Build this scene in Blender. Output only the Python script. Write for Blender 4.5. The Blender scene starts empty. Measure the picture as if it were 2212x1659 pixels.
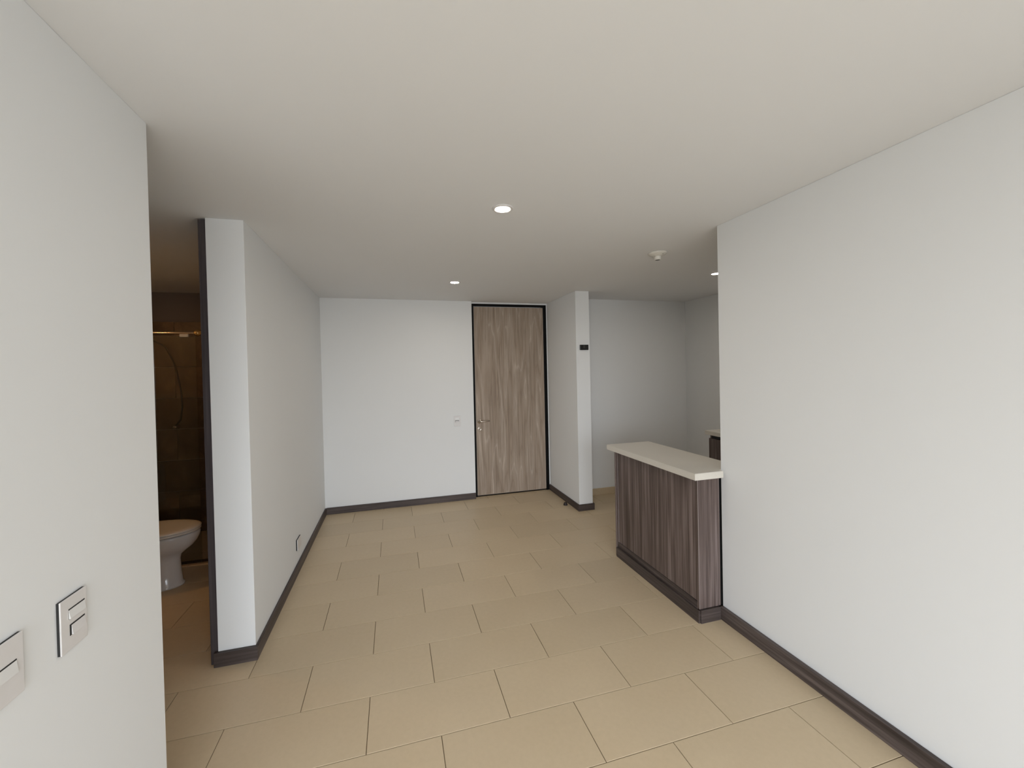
import bpy, bmesh, math, random
from mathutils import Vector, Matrix
random.seed(4)
C = bpy.context.scene.collection
sc = bpy.context.scene
IMG_W, IMG_H = 2212, 1659

# ------------------------------------------------------------------ camera
F_PX, YAW, PITCH, ROLL, CAM_H = 872.43, 0.2655, -0.0117, -0.0224, 1.5205
CX, CY = -18.08, -18.41
cy_, sy_, cp_, sp_, cr_, sr_ = math.cos(YAW), math.sin(YAW), math.cos(PITCH), math.sin(PITCH), math.cos(ROLL), math.sin(ROLL)
fwd = Vector((sy_*cp_, cy_*cp_, sp_))
r0 = Vector((cy_, -sy_, 0))
u0 = r0.cross(fwd)
rgt = cr_*r0 + sr_*u0
upv = -sr_*r0 + cr_*u0
cam = bpy.data.cameras.new('camera')
camo = bpy.data.objects.new('camera', cam)
C.objects.link(camo)
cam.sensor_fit = 'HORIZONTAL'
cam.sensor_width = 36.0
cam.lens = F_PX/IMG_W*36.0
cam.shift_x = -CX/IMG_W
cam.shift_y = CY/IMG_W
cam.clip_start = 0.02
camo.matrix_world = Matrix((
    (rgt.x, upv.x, -fwd.x, 0),
    (rgt.y, upv.y, -fwd.y, 0),
    (rgt.z, upv.z, -fwd.z, CAM_H),
    (0, 0, 0, 1)))
sc.camera = camo

# ------------------------------------------------------------------ view, world
sc.view_settings.view_transform = 'Standard'
sc.view_settings.look = 'None'
sc.view_settings.gamma = 1.0
sc.view_settings.use_curve_mapping = False
sc.view_settings.exposure = 1.18

w = bpy.data.worlds.new('overcast_sky')
sc.world = w
w.use_nodes = True
nt = w.node_tree
nt.nodes.clear()
wo = nt.nodes.new('ShaderNodeOutputWorld')
bg = nt.nodes.new('ShaderNodeBackground')
tc = nt.nodes.new('ShaderNodeTexCoord')
sep = nt.nodes.new('ShaderNodeSeparateXYZ')
rmp = nt.nodes.new('ShaderNodeValToRGB')
mr = nt.nodes.new('ShaderNodeMapRange')
nt.links.new(tc.outputs['Generated'], sep.inputs[0])
nt.links.new(sep.outputs['Z'], mr.inputs[0])
mr.inputs[1].default_value = -1
mr.inputs[2].default_value = 1
nt.links.new(mr.outputs[0], rmp.inputs[0])
e = rmp.color_ramp.elements
e[0].position = 0.0
e[0].color = (0.34, 0.345, 0.345, 1)
e[1].position = 1.0
e[1].color = (0.94, 1.05, 1.19, 1)
m1 = rmp.color_ramp.elements.new(0.47)
m1.color = (0.42, 0.43, 0.44, 1)
m2 = rmp.color_ramp.elements.new(0.53)
m2.color = (1.03, 1.09, 1.17, 1)
nt.links.new(rmp.outputs[0], bg.inputs['Color'])
bg.inputs['Strength'].default_value = 3.6
nt.links.new(bg.outputs[0], wo.inputs['Surface'])

# daylight portal at the big window behind the camera
WX0, WX1, WZ0, WZ1, WY = -1.95, 1.60, 0.08, 2.30, -2.30
pl = bpy.data.lights.new('window_daylight', 'AREA')
pl.shape = 'RECTANGLE'
pl.size = WX1-WX0
pl.size_y = WZ1-WZ0
pl.cycles.is_portal = True
plo = bpy.data.objects.new('window_daylight', pl)
plo.location = ((WX0+WX1)/2, WY-0.09, (WZ0+WZ1)/2)
plo.rotation_euler = (math.pi/2, 0, 0)          # faces +Y, into the room
C.objects.link(plo)


# ------------------------------------------------------------------ materials
def new_mat(name):
    m = bpy.data.materials.new(name)
    m.use_nodes = True
    t = m.node_tree
    b = t.nodes['Principled BSDF']
    return m, t, b


def mix_rgb(t, fac, a, b, blend='MIX'):
    n = t.nodes.new('ShaderNodeMix')
    n.data_type = 'RGBA'
    n.blend_type = blend
    for sock, v in ((n.inputs[0], fac), (n.inputs[6], a), (n.inputs[7], b)):
        if isinstance(v, bpy.types.NodeSocket):
            t.links.new(v, sock)
        else:
            sock.default_value = v if not isinstance(v, tuple) else (*v, 1)
    return n.outputs[2]


def ramp(t, inp, stops):
    n = t.nodes.new('ShaderNodeValToRGB')
    el = n.color_ramp.elements
    while len(el) > 1:
        el.remove(el[-1])
    el[0].position, el[0].color = stops[0][0], (*stops[0][1], 1)
    for p, c in stops[1:]:
        k = el.new(p)
        k.color = (*c, 1)
    t.links.new(inp, n.inputs[0])
    return n.outputs[0]


def noise(t, scale, detail=3, rough=0.5, mapping=None, dist=0.0, coord='Object'):
    co = t.nodes.new('ShaderNodeTexCoord')
    n = t.nodes.new('ShaderNodeTexNoise')
    n.inputs['Scale'].default_value = scale
    n.inputs['Detail'].default_value = detail
    n.inputs['Roughness'].default_value = rough
    n.inputs['Distortion'].default_value = dist
    mp = t.nodes.new('ShaderNodeMapping')
    t.links.new(co.outputs[coord], mp.inputs[0])
    if mapping:
        mp.inputs['Scale'].default_value = mapping
    t.links.new(mp.outputs[0], n.inputs['Vector'])
    return n, mp


def bump(t, b, height, strength, dist=0.002):
    n = t.nodes.new('ShaderNodeBump')
    n.inputs['Strength'].default_value = strength
    n.inputs['Distance'].default_value = dist
    t.links.new(height, n.inputs['Height'])
    t.links.new(n.outputs[0], b.inputs['Normal'])


def flat(name, col, rough=0.5, metal=0.0, spec=0.5):
    m, t, b = new_mat(name)
    n, _ = noise(t, 40, 2)
    c = mix_rgb(t, n.outputs['Fac'], tuple(x*0.97 for x in col), tuple(min(1, x*1.03) for x in col))
    t.links.new(c, b.inputs['Base Color'])
    b.inputs['Roughness'].default_value = rough
    b.inputs['Metallic'].default_value = metal
    b.inputs['Specular IOR Level'].default_value = spec
    return m


def paint(name, a, bcol):
    m, t, b = new_mat(name)
    n, _ = noise(t, 1.3, 4, 0.55)
    c = mix_rgb(t, n.outputs['Fac'], a, bcol)
    t.links.new(c, b.inputs['Base Color'])
    b.inputs['Roughness'].default_value = 0.75
    b.inputs['Specular IOR Level'].default_value = 0.25
    n2, _ = noise(t, 260, 3, 0.6)
    bump(t, b, n2.outputs['Fac'], 0.05, 0.0006)
    return m


def wood(name, dark, mid, light, axis='Z', rough=0.45, freq=60.0, offset=0.0):
    """straight streaked laminate, grain along axis"""
    m, t, b = new_mat(name)
    sc3 = {'Z': (1, 1, 0.025), 'Y': (1, 0.03, 1), 'X': (0.03, 1, 1)}[axis]
    n1, mp1 = noise(t, freq, 4, 0.6, sc3, 0.3)
    n2, mp2 = noise(t, freq*0.28, 2, 0.5, sc3, 0.5)
    for mp in (mp1, mp2):
        mp.inputs['Location'].default_value = (offset, offset*0.7, offset*0.3)
    mth = t.nodes.new('ShaderNodeMath')
    mth.operation = 'MULTIPLY_ADD'
    t.links.new(n2.outputs['Fac'], mth.inputs[0])
    mth.inputs[1].default_value = 0.45
    mth2 = t.nodes.new('ShaderNodeMath')
    mth2.operation = 'MULTIPLY'
    t.links.new(n1.outputs['Fac'], mth2.inputs[0])
    mth2.inputs[1].default_value = 0.55
    t.links.new(mth2.outputs[0], mth.inputs[2])
    c = ramp(t, mth.outputs[0], [(0.36, dark), (0.5, mid), (0.64, light)])
    t.links.new(c, b.inputs['Base Color'])
    b.inputs['Roughness'].default_value = rough
    b.inputs['Specular IOR Level'].default_value = 0.35
    bump(t, b, n1.outputs['Fac'], 0.15, 0.0006)
    return m


WHITE = paint('white_wall_paint', (0.79, 0.80, 0.80), (0.81, 0.82, 0.82))
CEILW = paint('white_ceiling_paint', (0.78, 0.785, 0.79), (0.80, 0.805, 0.81))
PLINTH_X = wood('grey_brown_laminate_along_x', (0.038, 0.028, 0.025), (0.078, 0.060, 0.055), (0.145, 0.115, 0.105), 'X', 0.5, 70)
PLINTH_Y = wood('grey_brown_laminate_along_y', (0.038, 0.028, 0.025), (0.078, 0.060, 0.055), (0.145, 0.115, 0.105), 'Y', 0.5, 70)
PANEL = wood('grey_brown_laminate_upright', (0.058, 0.040, 0.034), (0.125, 0.092, 0.082), (0.24, 0.19, 0.177), 'Z', 0.45, 62)
DARKJ = wood('dark_jamb_laminate', (0.040, 0.032, 0.034), (0.062, 0.050, 0.053), (0.085, 0.072, 0.075), 'Z', 0.5, 60)
BLACK = flat('black_paint', (0.002, 0.002, 0.002), 0.6, 0, 0.15)
BLACKP = flat('black_plastic', (0.008, 0.008, 0.008), 0.35)
GREYRIB = flat('grey_plastic', (0.11, 0.11, 0.11), 0.3)
SWITCH = flat('white_switch_plastic', (0.72, 0.70, 0.69), 0.28)
SWITCH2 = flat('white_rocker_plastic', (0.76, 0.755, 0.74), 0.25)
DARKGAP = flat('dark_recess', (0.02, 0.02, 0.02), 0.7)  # near-black; paints shade into gaps, also colours a few dark parts
STEEL = flat('brushed_steel', (0.60, 0.54, 0.48), 0.22, 1.0)
CERAMIC = flat('white_glazed_ceramic', (0.70, 0.69, 0.68), 0.10)
LIDM = flat('white_seat_plastic', (0.72, 0.68, 0.62), 0.18)
LAMPW = flat('white_porcelain', (0.74, 0.72, 0.66), 0.35)
BRASS = flat('warm_polished_metal', (0.80, 0.56, 0.26), 0.22, 1.0)
RUBBER = flat('dark_brown_rubber', (0.018, 0.010, 0.010), 0.6)
HOSE = flat('dark_metal_hose', (0.05, 0.04, 0.03), 0.35, 0.6)
ALU = flat('white_window_frame', (0.72, 0.72, 0.72), 0.35)

# door veneer with cathedral grain
DOORW, t, b = new_mat('taupe_oak_veneer')
co = t.nodes.new('ShaderNodeTexCoord')
mp = t.nodes.new('ShaderNodeMapping')
mp.inputs['Scale'].default_value = (1, 1, 0.085)
t.links.new(co.outputs['Object'], mp.inputs[0])
nd = t.nodes.new('ShaderNodeTexNoise')
nd.inputs['Scale'].default_value = 3.2
nd.inputs['Detail'].default_value = 3
t.links.new(mp.outputs[0], nd.inputs['Vector'])
md = t.nodes.new('ShaderNodeMath')
md.operation = 'MULTIPLY'
t.links.new(nd.outputs['Fac'], md.inputs[0])
md.inputs[1].default_value = 26.0
fr = t.nodes.new('ShaderNodeMath')
fr.operation = 'PINGPONG'
fr.inputs[1].default_value = 1.0
t.links.new(md.outputs[0], fr.inputs[0])
cath = ramp(t, fr.outputs[0], [(0.0, (0.295, 0.225, 0.170)), (0.12, (0.335, 0.262, 0.200)), (0.5, (0.365, 0.290, 0.226)), (0.88, (0.385, 0.310, 0.245)), (1.0, (0.47, 0.385, 0.315))])
nf, mpf = noise(t, 85, 4, 0.65, (1, 1, 0.03), 0.3)
fine = ramp(t, nf.outputs['Fac'], [(0.36, (0.76, 0.74, 0.72)), (0.5, (0.97, 0.97, 0.97)), (0.64, (1.10, 1.10, 1.10))])
t.links.new(mix_rgb(t, 1.0, cath, fine, 'MULTIPLY'), b.inputs['Base Color'])
b.inputs['Roughness'].default_value = 0.5
b.inputs['Specular IOR Level'].default_value = 0.3
bump(t, b, nf.outputs['Fac'], 0.15, 0.0005)

# floor tile
TILE, t, b = new_mat('beige_porcelain_tile')
oi = t.nodes.new('ShaderNodeObjectInfo')
n1, _ = noise(t, 2.2, 4, 0.6)
n2, _ = noise(t, 45, 3, 0.6)
base = mix_rgb(t, n1.outputs['Fac'], (0.565, 0.445, 0.292), (0.62, 0.502, 0.345))
var = ramp(t, oi.outputs['Random'], [(0, (0.955, 0.955, 0.95)), (1, (1.03, 1.03, 1.03))])
base = mix_rgb(t, 1.0, base, var, 'MULTIPLY')
spk = ramp(t, n2.outputs['Fac'], [(0.3, (0.97, 0.97, 0.965)), (0.55, (1, 1, 1)), (0.75, (1.02, 1.02, 1.02))])
t.links.new(mix_rgb(t, 1.0, base, spk, 'MULTIPLY'), b.inputs['Base Color'])
b.inputs['Roughness'].default_value = 0.42
b.inputs['Specular IOR Level'].default_value = 0.38
n3, _ = noise(t, 300, 2)
bump(t, b, n3.outputs['Fac'], 0.04, 0.0003)
GROUT = flat('brown_grout', (0.16, 0.115, 0.065), 0.9)

# bathroom wall tile
WTILE, t, b = new_mat('brown_stone_wall_tile')
oi = t.nodes.new('ShaderNodeObjectInfo')
n1, _ = noise(t, 3.5, 5, 0.65, None, 0.6)
base = ramp(t, n1.outputs['Fac'], [(0.3, (0.085, 0.048, 0.028)), (0.5, (0.145, 0.082, 0.042)), (0.72, (0.25, 0.15, 0.075))])
var = ramp(t, oi.outputs['Random'], [(0, (0.8, 0.8, 0.8)), (1, (1.1, 1.1, 1.1))])
t.links.new(mix_rgb(t, 1.0, base, var, 'MULTIPLY'), b.inputs['Base Color'])
b.inputs['Roughness'].default_value = 0.35
WGROUT = flat('pale_wall_grout', (0.42, 0.34, 0.26), 0.9)

# worktop
QUARTZ, t, b = new_mat('cream_quartz')
n1, _ = noise(t, 220, 3, 0.7)
n2, _ = noise(t, 3, 3, 0.6)
base = ramp(t, n1.outputs['Fac'], [(0.3, (0.60, 0.555, 0.48)), (0.5, (0.66, 0.625, 0.555)), (0.8, (0.70, 0.67, 0.61))])
t.links.new(mix_rgb(t, n2.outputs['Fac'], base, (0.65, 0.61, 0.54)), b.inputs['Base Color'])
b.inputs['Roughness'].default_value = 0.3

GLASS, t, b = new_mat('clear_shower_glass')
t.nodes.remove(b)
gout = [n for n in t.nodes if n.type == 'OUTPUT_MATERIAL'][0]
tr = t.nodes.new('ShaderNodeBsdfTransparent')
tr.inputs[0].default_value = (0.90, 0.92, 0.91, 1)
gl = t.nodes.new('ShaderNodeBsdfGlossy')
gl.inputs['Roughness'].default_value = 0.02
fn = t.nodes.new('ShaderNodeFresnel')
fn.inputs['IOR'].default_value = 1.5
ms = t.nodes.new('ShaderNodeMixShader')
t.links.new(fn.outputs[0], ms.inputs[0])
t.links.new(tr.outputs[0], ms.inputs[1])
t.links.new(gl.outputs[0], ms.inputs[2])
t.links.new(ms.outputs[0], gout.inputs[0])


def emis(name, col, s):
    m, t, b = new_mat(name)
    b.inputs['Base Color'].default_value = (0.8, 0.8, 0.8, 1)
    b.inputs['Emission Color'].default_value = (*col, 1)
    b.inputs['Emission Strength'].default_value = s
    return m


LED = emis('led_diffuser', (1.0, 0.90, 0.78), 105.0)
BULB = emis('warm_bathroom_led', (1.0, 0.53, 0.20), 50.0)


# ------------------------------------------------------------------ helpers
def link(name, me, mat, parent=None):
    o = bpy.data.objects.new(name, me)
    if mat:
        me.materials.append(mat)
    C.objects.link(o)
    if parent:
        o.parent = parent
    return o


def add_box(bm, x0, x1, y0, y1, z0, z1, bev=0.0, seg=2):
    n0 = set(bm.verts)
    r = bmesh.ops.create_cube(bm, size=1.0)
    for v in r['verts']:
        v.co = Vector(((x0+x1)/2+v.co.x*(x1-x0), (y0+y1)/2+v.co.y*(y1-y0), (z0+z1)/2+v.co.z*(z1-z0)))
    if bev > 0:
        ed = list({ed for v in r['verts'] for ed in v.link_edges})
        bmesh.ops.bevel(bm, geom=ed, offset=bev, segments=seg, affect='EDGES', profile=0.5)


def finish(bm, name, mat, parent=None, smooth=False):
    bmesh.ops.recalc_face_normals(bm, faces=bm.faces)
    me = bpy.data.meshes.new(name)
    bm.to_mesh(me)
    bm.free()
    if smooth:
        for p in me.polygons:
            p.use_smooth = True
    return link(name, me, mat, parent)


def box(name, x0, x1, y0, y1, z0, z1, mat, parent=None, bev=0.0, seg=2):
    """box in world coordinates; the object's origin is at its base centre"""
    cx, cyy, cz = (x0+x1)/2, (y0+y1)/2, z0
    bm = bmesh.new()
    add_box(bm, x0-cx, x1-cx, y0-cyy, y1-cyy, 0, z1-z0, bev, seg)
    o = finish(bm, name, mat)
    o.location = (cx, cyy, cz)
    if parent:
        o.parent = parent
        o.location = Vector((cx, cyy, cz)) - parent_loc(parent)
    return o


def parent_loc(p):
    v = Vector(p.location)
    while p.parent:
        p = p.parent
        v += Vector(p.location)
    return v


def place(o, loc, parent):
    o.parent = parent
    o.location = Vector(loc)-parent_loc(parent)
    return o


def struct(o):
    o['kind'] = 'structure'
    return o


def thing(name, label, cat, loc, group=None):
    o = bpy.data.objects.new(name, None)
    o.empty_display_size = 0.05
    C.objects.link(o)
    o.location = loc
    o['label'] = label
    o['category'] = cat
    if group:
        o['group'] = group
    return o


def tag(o, label, cat, group=None):
    o['label'] = label
    o['category'] = cat
    if group:
        o['group'] = group
    return o


def lathe(bm, prof, n=32, axis='Z', cap=True):
    """prof: list of (r, h)"""
    rings = []
    for r, h in prof:
        ring = []
        for i in range(n):
            a = 2*math.pi*i/n
            c, s = r*math.cos(a), r*math.sin(a)
            co = {'Z': (c, s, h), 'Y': (c, h, s), 'X': (h, c, s)}[axis]
            ring.append(bm.verts.new(co))
        rings.append(ring)
    for a_, b_ in zip(rings, rings[1:]):
        for i in range(n):
            bm.faces.new((a_[i], a_[(i+1) % n], b_[(i+1) % n], b_[i]))
    if cap:
        bm.faces.new(rings[0])
        bm.faces.new(list(reversed(rings[-1])))


def tube(bm, pts, r, n=10):
    pts = [Vector(p) for p in pts]
    rings = []
    for i, p in enumerate(pts):
        d = (pts[min(i+1, len(pts)-1)]-pts[max(i-1, 0)]).normalized()
        a = Vector((0, 0, 1)) if abs(d.z) < 0.9 else Vector((0, 1, 0))
        u = d.cross(a).normalized()
        v = d.cross(u).normalized()
        rr = r[i] if isinstance(r, (list, tuple)) else r
        rings.append([bm.verts.new(p+rr*(math.cos(2*math.pi*k/n)*u+math.sin(2*math.pi*k/n)*v)) for k in range(n)])
    for a_, b_ in zip(rings, rings[1:]):
        for k in range(n):
            bm.faces.new((a_[k], a_[(k+1) % n], b_[(k+1) % n], b_[k]))
    bm.faces.new(rings[0])
    bm.faces.new(list(reversed(rings[-1])))


# ------------------------------------------------------------------ dimensions (metres)
HC = 2.354
XL, YC, XC = -0.754, 2.446, -0.931          # left partition face, its near end, its width
YF = 4.735                                   # entry wall
XP, XPR, YP0 = 1.8843, 2.043, 3.954          # fin wall beside the entry door
XR, YR, XR2 = 1.8794, 1.9935, 2.03           # right wall, its far end
XA, YA = -0.7594, 1.5833                     # left wall, its far end
YK, XK = 4.40, 3.63                          # kitchen back and side wall
YB, YBATH = WY, 4.65
BH, BT = 0.073, 0.014
YD = 4.79                                    # recessed plane of the entry door

# ------------------------------------------------------------------ room shell
struct(box('wall_left', XA-0.15, XA, 0.55, YA, 0, HC, WHITE, bev=0.002))
struct(box('wall_living_side', -3.50, -3.35, YB-0.15, YA, 0, HC, WHITE))
struct(box('wall_left_partition', XC, XL, YC, YF+0.20, 0, HC, WHITE, bev=0.002))
wf = bpy.data.objects.new('wall_far', None)
# wall_far: one mesh with the door opening
bm = bmesh.new()
DX0, DX1, DZ1 = 0.921, 1.874, 2.336
add_box(bm, XL, 0.910, YF, YF+0.20, 0, HC)
add_box(bm, 0.910, XPR, YD, YF+0.20, DZ1, HC)
add_box(bm, DX1, XPR, YD, YF+0.20, 0, DZ1)
add_box(bm, 0.910, DX0, YD, YF+0.20, 0, DZ1)
bpy.data.objects.remove(wf)
struct(finish(bm, 'wall_far', WHITE))
struct(box('wall_entry_fin', XP, XPR, YP0, YD-0.001, 0, HC, WHITE, bev=0.002))
struct(box('wall_right', XR, XR2, YB-0.15, YR, 0, HC, WHITE, bev=0.002))
struct(box('wall_kitchen_back', XPR, XK+0.15, YK, YK+0.15, 0, HC, WHITE))
struct(box('wall_kitchen_side', XK, XK+0.15, 0.35, YK, 0, HC, WHITE))
struct(box('wall_kitchen_near', XR2, XK+0.15, 0.20, 0.35, 0, HC, WHITE))
struct(box('wall_hall_end', -3.05, -2.90, YA, YBATH+0.15, 0, HC, WHITE))
struct(box('wall_hall_near', -3.35, XA-0.15, YA-0.15, YA, 0, HC, WHITE))
struct(box('wall_hall_far', -2.90, -1.74, YC+0.02, YC+0.14, 0, HC, WHITE))
TAUPE = paint('dark_taupe_wall', (0.22, 0.185, 0.165), (0.25, 0.21, 0.185))  # bathroom back wall, toned darker and browner than the white walls
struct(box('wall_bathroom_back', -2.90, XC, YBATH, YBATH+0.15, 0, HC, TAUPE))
# back wall with the big window
bm = bmesh.new()
add_box(bm, -3.35, WX0, YB-0.15, YB, 0, HC)
add_box(bm, WX1, XR, YB-0.15, YB, 0, HC)
add_box(bm, WX0, WX1, YB-0.15, YB, WZ1, HC)
add_box(bm, WX0, WX1, YB-0.15, YB, 0, WZ0)
struct(finish(bm, 'wall_back', WHITE))
win = struct(thing('window_1', 'x', 'x', ((WX0+WX1)/2, YB-0.075, WZ0)))
del win['label'], win['category']
bm = bmesh.new()
for x in (WX0, WX0+0.88, WX0+1.77, WX0+2.66, WX1-0.05):
    add_box(bm, x, x+0.05, YB-0.10, YB-0.05, WZ0, WZ1)
add_box(bm, WX0+0.05, WX1-0.05, YB-0.10, YB-0.05, WZ0, WZ0+0.05)
add_box(bm, WX0+0.05, WX1-0.05, YB-0.10, YB-0.05, WZ1-0.05, WZ1)
o = finish(bm, 'window_frame', ALU)
place(o, (0, 0, 0), win)
struct(box('ceiling', -3.50, XK+0.15, YB-0.15, YF+0.20, HC, HC+0.12, CEILW))

# ------------------------------------------------------------------ floor: screed + single tiles
floor = struct(box('floor', -3.50, XK+0.15, YB-0.15, YF+0.20, -0.12, -0.003, GROUT))
TX, TY, TL, TR, J = -0.7443, 2.2921, 0.6, 0.3, 0.0030


def tile_mesh(lx, ly):
    bm = bmesh.new()
    add_box(bm, -lx/2, lx/2, -ly/2, ly/2, -0.003, 0.0, 0)
    for v in bm.verts:                       # arrised top edge
        if v.co.z > -0.001:
            pass
    me_ed = [ed for ed in bm.edges if all(v.co.z > -0.001 for v in ed.verts)]
    bmesh.ops.bevel(bm, geom=me_ed, offset=0.0008, segments=1, affect='EDGES')
    bmesh.ops.recalc_face_normals(bm, faces=bm.faces)
    me = bpy.data.meshes.new('floor_tile')
    bm.to_mesh(me)
    bm.free()
    me.materials.append(TILE)
    return me


tm_cache = {}
X_LO, X_HI, Y_LO, Y_HI = -3.35, XK, YB, YF+0.06
near, rest = [], []
for j in range(-9, 16):
    y1, y0 = TY-TR*j, TY-TR*(j+1)
    # joints with odd n in even rows, even n in odd rows
    for k in range(-8, 16):
        n = 2*k+1 if j % 2 == 0 else 2*k
        x0, x1 = TX+0.3*n, TX+0.3*n+TL
        a, bq, c, d = max(x0+J/2, X_LO), min(x1-J/2, X_HI), max(y0+J/2, Y_LO), min(y1-J/2, Y_HI)
        if bq-a < 0.01 or d-c < 0.01:
            continue
        # leave out what lies wholly beyond the walls
        if a > XR2 and d < 0.2:
            continue
        if bq < -2.9 and c > YA:
            continue
        if d < 0.45 or (a > XP and c > YK) or (bq < XA-0.15 and d < YA):
            rest.append((a, bq, c, d))
        else:
            near.append((a, bq, c, d))
near.sort(key=lambda q: q[2])
if len(near) > 298:
    rest += near[298:]
    near = near[:298]
for a, bq, c, d in near:
    key = (round(bq-a, 4), round(d-c, 4))
    if key not in tm_cache:
        tm_cache[key] = tile_mesh(*key)
    o = bpy.data.objects.new('floor_tile', tm_cache[key])
    C.objects.link(o)
    place(o, ((a+bq)/2, (c+d)/2, 0), floor)
bm = bmesh.new()
for a, bq, c, d in rest:
    add_box(bm, a, bq, c, d, -0.003, 0)
o = finish(bm, 'floor_tiling', TILE)
place(o, (0, 0, 0), floor)
o['kind'] = 'stuff'

# ------------------------------------------------------------------ skirtings
def skirt(name, x0, x1, y0, y1, m, h=BH):
    return struct(box(name, x0, x1, y0, y1, 0, h, m, bev=0.0015, seg=1))


g = 0.0006
skirt('baseboard_left', XL+g, XL+BT, YC, YF-BT-g, PLINTH_Y)
skirt('baseboard_left_end', XC-0.014, XL+BT, YC-BT-0.008, YC-g, PLINTH_X, BH)
skirt('baseboard_far', XL+BT, 0.910, YF-BT, YF-g, PLINTH_X)
skirt('baseboard_fin', XP-BT, XP-g, YP0, YD-0.012, PLINTH_Y, 0.070)
skirt('baseboard_fin_end', XP-BT, XPR+BT, YP0-BT, YP0-g, PLINTH_X, 0.070)
skirt('baseboard_fin_kitchen', XPR+g, XPR+BT, YP0, YK-0.014, PLINTH_Y, 0.070)
skirt('baseboard_right', XR-0.022, XR-g, YB, YR-0.004, PLINTH_Y, 0.078)
KB = struct(box('baseboard_kitchen', XPR+BT+0.001, XK, YK-0.012, YK-g, 0, 0.078, TILE, bev=0.001, seg=1))

# ------------------------------------------------------------------ entry door
door = struct(thing('door_1', 'x', 'x', ((DX0+DX1)/2, YD+0.03, 0)))
del door['label'], door['category']
bm = bmesh.new()
fw = 0.021
add_box(bm, DX0+g, DX0+fw, YD-0.004, YD+0.10, 0, DZ1-0.0006, 0.001, 1)
add_box(bm, DX1-fw-0.018, DX1-g, YD-0.004, YD+0.10, 0, DZ1-0.0006, 0.001, 1)
add_box(bm, DX0+fw, DX1-fw-0.018, YD-0.004, YD+0.10, DZ1-0.030, DZ1-0.0006)
add_box(bm, DX0+fw, DX1-fw-0.018, YD+0.03, YD+0.10, 0, 0.014)
o = finish(bm, 'door_frame', BLACK)
place(o, (0, 0, 0), door)
LX0, LX1 = DX0+fw+0.003, DX1-fw-0.018-0.003
leaf = box('door_leaf', LX0, LX1, YD+0.004, YD+0.044, 0.016, DZ1-0.036, DOORW, door, bev=0.0012, seg=1)
leaf['label'] = 'taupe wood-veneer door leaf'
EDGE = flat('pale_edge_band', (0.38, 0.31, 0.25), 0.4)
bm = bmesh.new()
et = 0.0035
add_box(bm, LX0, LX0+et, YD+0.002, YD+0.005, 0.016, DZ1-0.036)
add_box(bm, LX1-et, LX1, YD+0.002, YD+0.005, 0.016, DZ1-0.036)
add_box(bm, LX0, LX1, YD+0.002, YD+0.005, DZ1-0.036-et, DZ1-0.036)
add_box(bm, LX0, LX1, YD+0.002, YD+0.005, 0.016, 0.016+et)
o = finish(bm, 'edge_band', EDGE)
place(o, (0, 0, 0), leaf)
# lever handle
HX, HZ = 0.986, 0.916
bm = bmesh.new()
lathe(bm, [(0.026, 0), (0.026, -0.006), (0.023, -0.009), (0.012, -0.009), (0.010, -0.012), (0.010, -0.045)], 28, 'Y')
tube(bm, [(0, -0.047, 0), (0.012, -0.050, 0), (0.03, -0.052, 0.000), (0.07, -0.052, 0.002), (0.112, -0.052, 0.003), (0.118, -0.052, 0.003)],
     [0.0095, 0.0095, 0.009, 0.0085, 0.008, 0.006], 12)
o = finish(bm, 'door_handle', STEEL, None, True)
o['label'] = 'steel lever handle on round rose'
place(o, (HX, YD+0.004, HZ), leaf)
bm = bmesh.new()
lathe(bm, [(0.026, 0), (0.026, -0.006), (0.023, -0.009), (0.015, -0.009), (0.014, -0.006), (0.0095, -0.006), (0.009, -0.012), (0.004, -0.013)], 28, 'Y')
o = finish(bm, 'lock_cylinder', STEEL, None, True)
o['label'] = 'round steel keyhole escutcheon'
place(o, (HX+0.001, YD+0.004, HZ-0.093), leaf)
bm = bmesh.new()
add_box(bm, -0.0022, 0.0022, -0.0145, -0.0128, -0.007, 0.007)
o = finish(bm, 'keyhole', DARKGAP)
place(o, (HX+0.001, YD+0.004, HZ-0.093), leaf)

# ------------------------------------------------------------------ bathroom door frame (frame only, leaf stands open out of sight)
frame = struct(thing('door_2', 'x', 'x', (-1.35, YC+0.08, 0)))
del frame['label'], frame['category']
box('jamb', -0.968, XC-g, YC+0.010, YC+0.15, 0, HC-0.008, DARKJ, frame, bev=0.001, seg=1)
box('jamb', -1.739, -1.705, YC+0.010, YC+0.15, 0, HC-0.008, DARKJ, frame, bev=0.001, seg=1)

# ------------------------------------------------------------------ bathroom: tiled back wall
wb = bpy.data.objects['wall_bathroom_back']
box('tile_backing', -2.90, XC-0.0006, YBATH-0.012, YBATH-g, 0, 2.068, WGROUT, wb)
wt_cache = {}
rows = [0.0, 0.113, 0.416, 0.719, 1.022, 1.325, 1.628, 1.931, 2.068]
for i, (z0, z1) in enumerate(zip(rows, rows[1:])):
    xj = -2.05 if i in (1, 3, 5, 7) else -2.35
    x = xj-1.2
    while x < XC:
        a, bq = max(x+0.0015, -2.90), min(x+0.6-0.0015, XC-0.001)
        x += 0.6
        if bq-a < 0.02:
            continue
        key = (round(bq-a, 3), round(z1-z0-0.003, 3))
        if key not in wt_cache:
            bm = bmesh.new()
            add_box(bm, -key[0]/2, key[0]/2, -0.010, 0, 0, key[1], 0.001, 1)
            bmesh.ops.recalc_face_normals(bm, faces=bm.faces)
            me = bpy.data.meshes.new('wall_tile')
            bm.to_mesh(me)
            bm.free()
            me.materials.append(WTILE)
            wt_cache[key] = me
        o = bpy.data.objects.new('wall_tile', wt_cache[key])
        C.objects.link(o)
        place(o, ((a+bq)/2, YBATH-0.010, z0+0.0015), wb)

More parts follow.
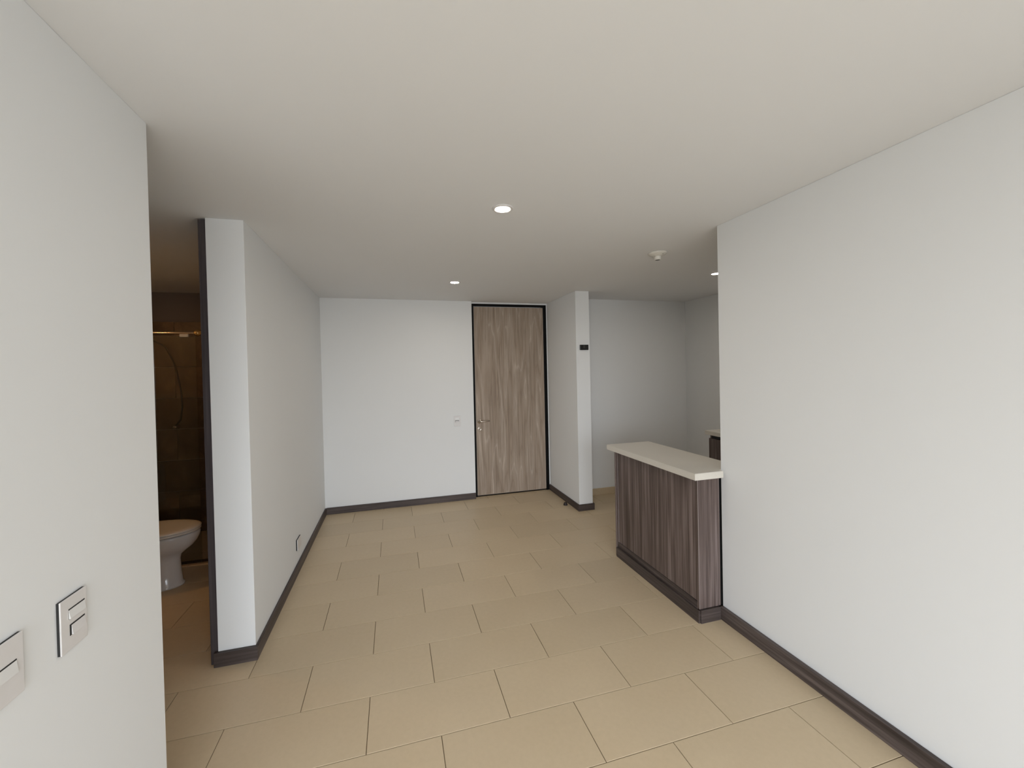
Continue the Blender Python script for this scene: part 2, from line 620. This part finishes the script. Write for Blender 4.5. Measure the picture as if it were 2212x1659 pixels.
# shower screen: rail, two glass panels
YS = 3.85
ss = thing('shower_screen', 'glass shower screen hung from a golden-lit rail behind the toilet', 'shower screen', (-1.9, YS, 0))
bm = bmesh.new()
tube(bm, [(-2.88, 0, 0), (-1.60, 0, 0), (-0.94, 0, 0)], 0.011, 14)
o = finish(bm, 'rail', STEEL, None, True)
place(o, (0, YS, 1.885), ss)
bm = bmesh.new()
lathe(bm, [(0.004, -0.026), (0.018, -0.021), (0.027, -0.008), (0.028, 0.005), (0.020, 0.020), (0.005, 0.026)], 24, 'Z')
o = finish(bm, 'rail_knob', BRASS, None, True)
o['label'] = 'round golden knob on the rail'
place(o, (-1.535, YS-0.012, 1.885), ss)
box('glass_panel', -2.42, -1.556, YS-0.004, YS+0.004, 0.015, 1.865, GLASS, ss)
box('glass_panel', -2.88, -1.835, YS-0.024, YS-0.016, 0.015, 1.865, GLASS, ss)
box('threshold', -2.89, -0.935, YS-0.03, YS+0.03, 0.0, 0.014, STEEL, ss, bev=0.002)
for x in (-1.635, -2.3):
    box('rail_clamp', x-0.03, x+0.03, YS-0.010, YS+0.010, 1.852, 1.876, LAMPW, ss, bev=0.003)
# hand shower hose on the tiled wall
sh = thing('shower_hose', 'dark curved shower hose arching on the tiled bathroom wall', 'shower hose', (-2.15, YBATH-0.08, 1.3))
bm = bmesh.new()
pts = [(-2.33, 1.86), (-2.25, 1.885), (-2.19, 1.878), (-2.10, 1.824), (-2.06, 1.74), (-2.02, 1.63), (-1.99, 1.46), (-1.978, 1.37), (-1.975, 1.25), (-1.99, 1.12), (-2.04, 1.05)]
tube(bm, [(x+2.15, 0, z-1.3) for x, z in pts], 0.008, 8)
o = finish(bm, 'hose', HOSE, None, True)
o.parent = sh
bm = bmesh.new()
lathe(bm, [(0.02, 0.068), (0.024, 0.04), (0.018, 0.01), (0.012, -0.02)], 20, 'Y')
o = finish(bm, 'mixer', STEEL, None, True)
o.parent = sh
o.location = (0.11, 0, -0.25)
bm = bmesh.new()
lathe(bm, [(0.018, 0.068), (0.02, 0.03), (0.012, 0.0), (0.012, -0.02)], 20, 'Y')
o = finish(bm, 'wall_bracket', STEEL, None, True)
o.parent = sh
o.location = (-0.18, 0, 0.56)

# ------------------------------------------------------------------ toilet
TYC = 3.50
wc = thing('toilet', 'white ceramic toilet with closed lid, half hidden behind the left wall edge', 'toilet', (-1.80, TYC, 0))


def loft_sections(bm, secs, n=40, p=2.3):
    rings = []
    for z, xf, xb, hw in secs:
        L = xf-xb
        ring = []
        for i in range(n):
            a = 2*math.pi*i/n
            c, s = math.cos(a), math.sin(a)
            # egg outline: round front, squarer back
            px = math.copysign(abs(c)**(2/2.0 if c > 0 else 2/3.2), c)
            py = math.copysign(abs(s)**(2/2.1), s)
            mid = xb+L*0.45
            x = mid+(xf-mid)*px if c > 0 else mid+(mid-xb)*px
            ring.append(bm.verts.new((x+1.80, hw*py, z)))
        rings.append(ring)
    for a_, b_ in zip(rings, rings[1:]):
        for i in range(n):
            bm.faces.new((a_[i], a_[(i+1) % n], b_[(i+1) % n], b_[i]))
    bm.faces.new(list(reversed(rings[0])))
    bm.faces.new(rings[-1])


bm = bmesh.new()
loft_sections(bm, [(0, -1.535, -2.05, 0.122), (0.012, -1.535, -2.05, 0.122), (0.02, -1.545, -2.05, 0.115), (0.10, -1.553, -2.05, 0.110), (0.19, -1.556, -2.05, 0.108),
                   (0.225, -1.548, -2.06, 0.114), (0.255, -1.510, -2.07, 0.140), (0.285, -1.472, -2.07, 0.162), (0.32, -1.446, -2.08, 0.178), (0.35, -1.432, -2.09, 0.186), (0.375, -1.428, -2.09, 0.189), (0.388, -1.430, -2.09, 0.188)])
o = finish(bm, 'bowl', CERAMIC, None, True)
o.parent = wc
bm = bmesh.new()
loft_sections(bm, [(0.3885, -1.442, -2.02, 0.176), (0.394, -1.442, -2.02, 0.176)])
o = finish(bm, 'bumper_gap', DARKGAP, None, True)
o.parent = wc
bm = bmesh.new()
loft_sections(bm, [(0.3942, -1.430, -2.02, 0.188), (0.396, -1.424, -2.02, 0.194), (0.408, -1.424, -2.02, 0.194), (0.409, -1.426, -2.02, 0.192)])
o = finish(bm, 'seat', LIDM, None, True)
o.parent = wc
bm = bmesh.new()
loft_sections(bm, [(0.4095, -1.424, -2.03, 0.194), (0.420, -1.422, -2.03, 0.195), (0.426, -1.432, -2.03, 0.186), (0.430, -1.47, -2.00, 0.155), (0.431, -1.55, -1.95, 0.09)])
o = finish(bm, 'lid', LIDM, None, True)
o.parent = wc
bm = bmesh.new()
add_box(bm, -0.42, -0.24, -0.19, 0.19, 0.389, 0.74, 0.02, 3)
add_box(bm, -0.43, -0.23, -0.20, 0.20, 0.742, 0.775, 0.01, 2)
o = finish(bm, 'tank', CERAMIC, None, True)
o.parent = wc

# ------------------------------------------------------------------ kitchen peninsula
pen = thing('peninsula_cabinet', 'dark grey-brown streaked laminate peninsula cabinet under the cream worktop', 'cabinet', (1.86, 2.45, 0))
PX, PY0, PY1 = 1.715, 1.998, 2.925
box('carcass', PX+0.020, 2.02, PY0+0.020, PY1-0.022, 0.06, 0.858, DARKGAP, pen)
box('end_panel', PX, 1.869, PY0, PY0+0.018, 0.078, 0.858, PANEL, pen, bev=0.0012, seg=1)
box('front_panel', PX+0.003, PX+0.018, PY0+0.020, PY1-0.042, 0.120, 0.858, PANEL, pen, bev=0.0012, seg=1)
box('bottom_rail', PX+0.001, PX+0.019, PY0+0.0185, PY1-0.020, 0.070, 0.116, PLINTH_Y, pen, bev=0.001, seg=1)
box('stile', PX, PX+0.019, PY1-0.040, PY1-0.020, 0.120, 0.858, PANEL, pen, bev=0.0015, seg=1)
box('far_end_panel', PX-0.004, 2.02, PY1-0.018, PY1, 0.0, 0.858, PANEL, pen, bev=0.0015, seg=1)
PALE = flat('pale_laminate_edge', (0.26, 0.22, 0.21), 0.35)
box('edge_band', PX-0.0012, PX+0.0015, PY0-0.0012, PY0+0.002, 0.080, 0.857, PALE, pen)
box('edge_band', PX-0.0012, PX+0.0010, PY1-0.0405, PY1-0.0375, 0.120, 0.857, PALE, pen)
box('plinth', 1.703, PX-0.0005, 1.992, PY1-0.0185, 0, 0.075, PLINTH_Y, pen, bev=0.001, seg=1)
box('plinth', PX, 1.8555, 1.984, PY0-0.0005, 0, 0.077, PLINTH_X, pen, bev=0.001, seg=1)
bm = bmesh.new()
for z0 in (0.86,):
    # L-shaped slab: a lip laps in front of the wall's corner
    pts = [(1.663, 1.956), (1.863, 1.956), (1.863, YR+0.001), (2.055, YR+0.001), (2.055, 2.958), (1.663, 2.958)]
    lo = [bm.verts.new((x-1.86, y-2.45, 0.0)) for x, y in pts]
    hi = [bm.verts.new((x-1.86, y-2.45, 0.04)) for x, y in pts]
    bm.faces.new(list(reversed(lo)))
    bm.faces.new(hi)
    for i in range(6):
        k = (i+1) % 6
        bm.faces.new((lo[i], lo[k], hi[k], hi[i]))
bmesh.ops.bevel(bm, geom=list(bm.edges), offset=0.0018, segments=2, affect='EDGES')
o = finish(bm, 'worktop', QUARTZ)
o.location = (1.86, 2.45, 0.86)
tag(o, 'cream stone worktop on the peninsula beside the right wall end', 'worktop')

# ------------------------------------------------------------------ kitchen base cabinet at the side wall
kc = thing('base_cabinet', 'dark laminate base cabinet seen beyond the peninsula at the kitchen side wall', 'cabinet', (3.27, 2.2, 0))
KX, KY1 = 2.93, 3.255
box('carcass', KX+0.022, XK-0.005, 1.20, KY1-0.020, 0.08, 0.858, DARKGAP, kc)
box('side_panel', KX+0.02, XK-0.005, KY1-0.018, KY1, 0, 0.858, PANEL, kc, bev=0.001, seg=1)
for q in range(4):
    y0 = KY1-0.002-0.5*(q+1)
    box('door', KX, KX+0.019, y0+0.002, y0+0.498, 0.09, 0.825, PANEL, kc, bev=0.001, seg=1)
box('plinth', KX+0.05, KX+0.066, 1.25, KY1-0.02, 0, 0.079, PLINTH_Y, kc)
o = box('worktop', KX-0.025, XK-0.002, 1.20, KY1+0.02, 0.860, 0.898, QUARTZ, bev=0.0015)
tag(o, 'cream stone worktop on the cabinet beyond the peninsula', 'worktop')

# ------------------------------------------------------------------ wall switches and sockets
def rocker(parent, ox, oz, wid, hei, mats=SWITCH2, tilt=0.0, gap_top=0.003, gap_left=0.0):
    """dark slab painted as recess shade, with a thin pale key proud of it, on the plane x=0 facing +x; y across, z up"""
    bm = bmesh.new()
    add_box(bm, 0.0075, 0.0096, ox-wid/2-gap_left, ox+wid/2+0.0008, oz-hei/2-0.0008, oz+hei/2+gap_top)
    o = finish(bm, 'recess', DARKGAP)  # near-black slab stands for the shade around the key
    o.parent = parent
    bm = bmesh.new()
    lo, hi = [], []
    for (yy, zz, k) in ((-1, -1, 1), (1, -1, 1), (1, 1, 0), (-1, 1, 0)):
        xx = 0.0100+0.0030*k+tilt*yy
        lo.append(bm.verts.new((0.0090, ox+yy*wid/2, oz+zz*hei/2)))
        hi.append(bm.verts.new((xx, ox+yy*wid/2, oz+zz*hei/2)))
    bm.faces.new(list(reversed(lo)))
    bm.faces.new(hi)
    for i in range(4):
        k = (i+1) % 4
        bm.faces.new((lo[i], lo[k], hi[k], hi[i]))
    o = finish(bm, 'rocker', mats)
    o.parent = parent


def plate(parent, wid, hei, th=0.0090, gap=0.0055):
    bm = bmesh.new()
    add_box(bm, 0.0003, gap, -wid/2+0.0008, wid/2-0.0008, -hei/2+0.0008, hei/2-0.0008)
    o = finish(bm, 'gap_shade', DARKGAP)  # dark block that paints shade into the gap behind the plate
    o.parent = parent
    bm = bmesh.new()
    add_box(bm, gap, th, -wid/2, wid/2, -hei/2, hei/2, 0.0012, 2)
    o = finish(bm, 'cover_plate', SWITCH)
    o.parent = parent


s1 = thing('light_switch', 'white two-rocker light switch, fully in view on the left wall', 'switch', (XA, 1.198, 0.948))
plate(s1, 0.082, 0.124)
rocker(s1, 0.007, 0.022, 0.050, 0.020)
rocker(s1, 0.010, -0.017, 0.042, 0.022, SWITCH, 0, 0.0035, 0.005)
s2 = thing('light_switch', 'white single-rocker light switch cut by the left picture edge', 'switch', (XA, 1.020, 0.946))
plate(s2, 0.082, 0.124)
rocker(s2, -0.002, 0.000, 0.050, 0.024)
s3 = thing('light_switch', 'white light switch with small dark notch beside the entry door', 'switch', (0.708, YF, 0.941))
s3.rotation_euler = (0, 0, -math.pi/2)
plate(s3, 0.080, 0.120, 0.009, 0.002)
rocker(s3, 0.0, 0.026, 0.050, 0.024, SWITCH2, 0, 0.0)
rocker(s3, 0.0, -0.006, 0.042, 0.016, SWITCH, 0, 0.005, 0.003)
s4 = thing('wall_socket', 'white blank socket plate low on the left partition above the skirting', 'socket', (XL, 3.452, 0.216))
plate(s4, 0.118, 0.082, 0.0125, 0.008)
s5 = thing('wall_box', 'small black two-slot box high on the narrow wall end right of the door', 'wall box', (1.972, YP0, 1.7515))
s5.rotation_euler = (0, 0, 0)
bm = bmesh.new()
add_box(bm, -0.049, 0.049, -0.016, -0.0004, -0.028, 0.028, 0.004, 2)
o = finish(bm, 'case', BLACKP)
o.parent = s5
for dx in (-0.0085, 0.003):
    bm = bmesh.new()
    add_box(bm, dx-0.0012, dx+0.0012, -0.0178, -0.0155, -0.008, 0.025)
    o = finish(bm, 'rib', GREYRIB)
    o.parent = s5

# ------------------------------------------------------------------ door stop on the floor
ds = thing('door_stop', 'small dark door stop on the floor by the fin wall skirting', 'door stop', (1.822, 4.180, 0))
bm = bmesh.new()
lathe(bm, [(0.022, 0), (0.022, 0.008), (0.019, 0.022), (0.012, 0.031), (0.004, 0.034)], 20)
o = finish(bm, 'cap', RUBBER, None, True)
o.parent = ds
bm = bmesh.new()
lathe(bm, [(0.024, 0), (0.024, 0.003), (0.0225, 0.004)], 20)
o = finish(bm, 'base_ring', DARKGAP)
o.parent = ds

# ------------------------------------------------------------------ ceiling fittings
def downlight(x, y, label):
    t_ = thing('downlight', label, 'ceiling light', (x, y, HC), 'recessed round downlights')
    bm = bmesh.new()
    lathe(bm, [(0.039, -0.0006), (0.054, -0.0006), (0.055, -0.003), (0.051, -0.006), (0.040, -0.007), (0.037, -0.004)], 40, 'Z', False)
    o = finish(bm, 'trim_ring', SWITCH, None, True)
    o.parent = t_
    bm = bmesh.new()
    lathe(bm, [(0.0375, -0.0045), (0.0375, -0.0008)], 40)
    o = finish(bm, 'diffuser', LED)
    o.parent = t_
    return t_


downlight(0.560, 2.005, 'glowing round downlight nearest the camera, mid ceiling')
downlight(0.567, 3.742, 'glowing round downlight farther back, in front of the entry door')
downlight(2.818, 3.005, 'glowing kitchen downlight half hidden by the right wall edge')

downlight(2.818, 1.50, 'added kitchen fill light behind the right wall, out of view')  # extra light added to lift the dim kitchen; no such fitting visible
lh = thing('lamp_holder', 'white porcelain ceiling lamp holder without a bulb', 'lamp holder', (1.878, 2.552, HC))
bm = bmesh.new()
lathe(bm, [(0.067, -0.0006), (0.067, -0.005), (0.062, -0.010), (0.040, -0.020), (0.025, -0.027)], 36)
o = finish(bm, 'base', LAMPW, None, True)
o.parent = lh
bm = bmesh.new()
lathe(bm, [(0.026, -0.022), (0.0245, -0.034), (0.021, -0.052), (0.0185, -0.052), (0.0185, -0.035)], 32)
o = finish(bm, 'socket', LAMPW, None, True)
o.parent = lh
bm = bmesh.new()
lathe(bm, [(0.0175, -0.0505), (0.0165, -0.0512), (0.0165, -0.0360)], 28)
o = finish(bm, 'contact_cup', GREYRIB, None, True)
o.parent = lh
for s in (-1, 1):
    bm = bmesh.new()
    lathe(bm, [(0.004, -0.018), (0.004, -0.012), (0.004, -0.008)], 12)
    o = finish(bm, 'screw', GREYRIB)
    o.parent = lh
    o.location = (s*0.012, s*-0.042, -0.001)

# bathroom lamp, out of sight above the basin
bl = thing('bathroom_lamp', 'warm round lamp on the bathroom ceiling, out of the frame', 'ceiling light', (-2.35, 3.2, HC))
bm = bmesh.new()
lathe(bm, [(0.06, -0.0008), (0.06, -0.012)], 28)
o = finish(bm, 'diffuser', BULB)
o.parent = bl
bm = bmesh.new()
lathe(bm, [(0.062, -0.0006), (0.075, -0.0006), (0.072, -0.010), (0.062, -0.014)], 28, 'Z', False)
o = finish(bm, 'trim_ring', SWITCH, None, True)
o.parent = bl
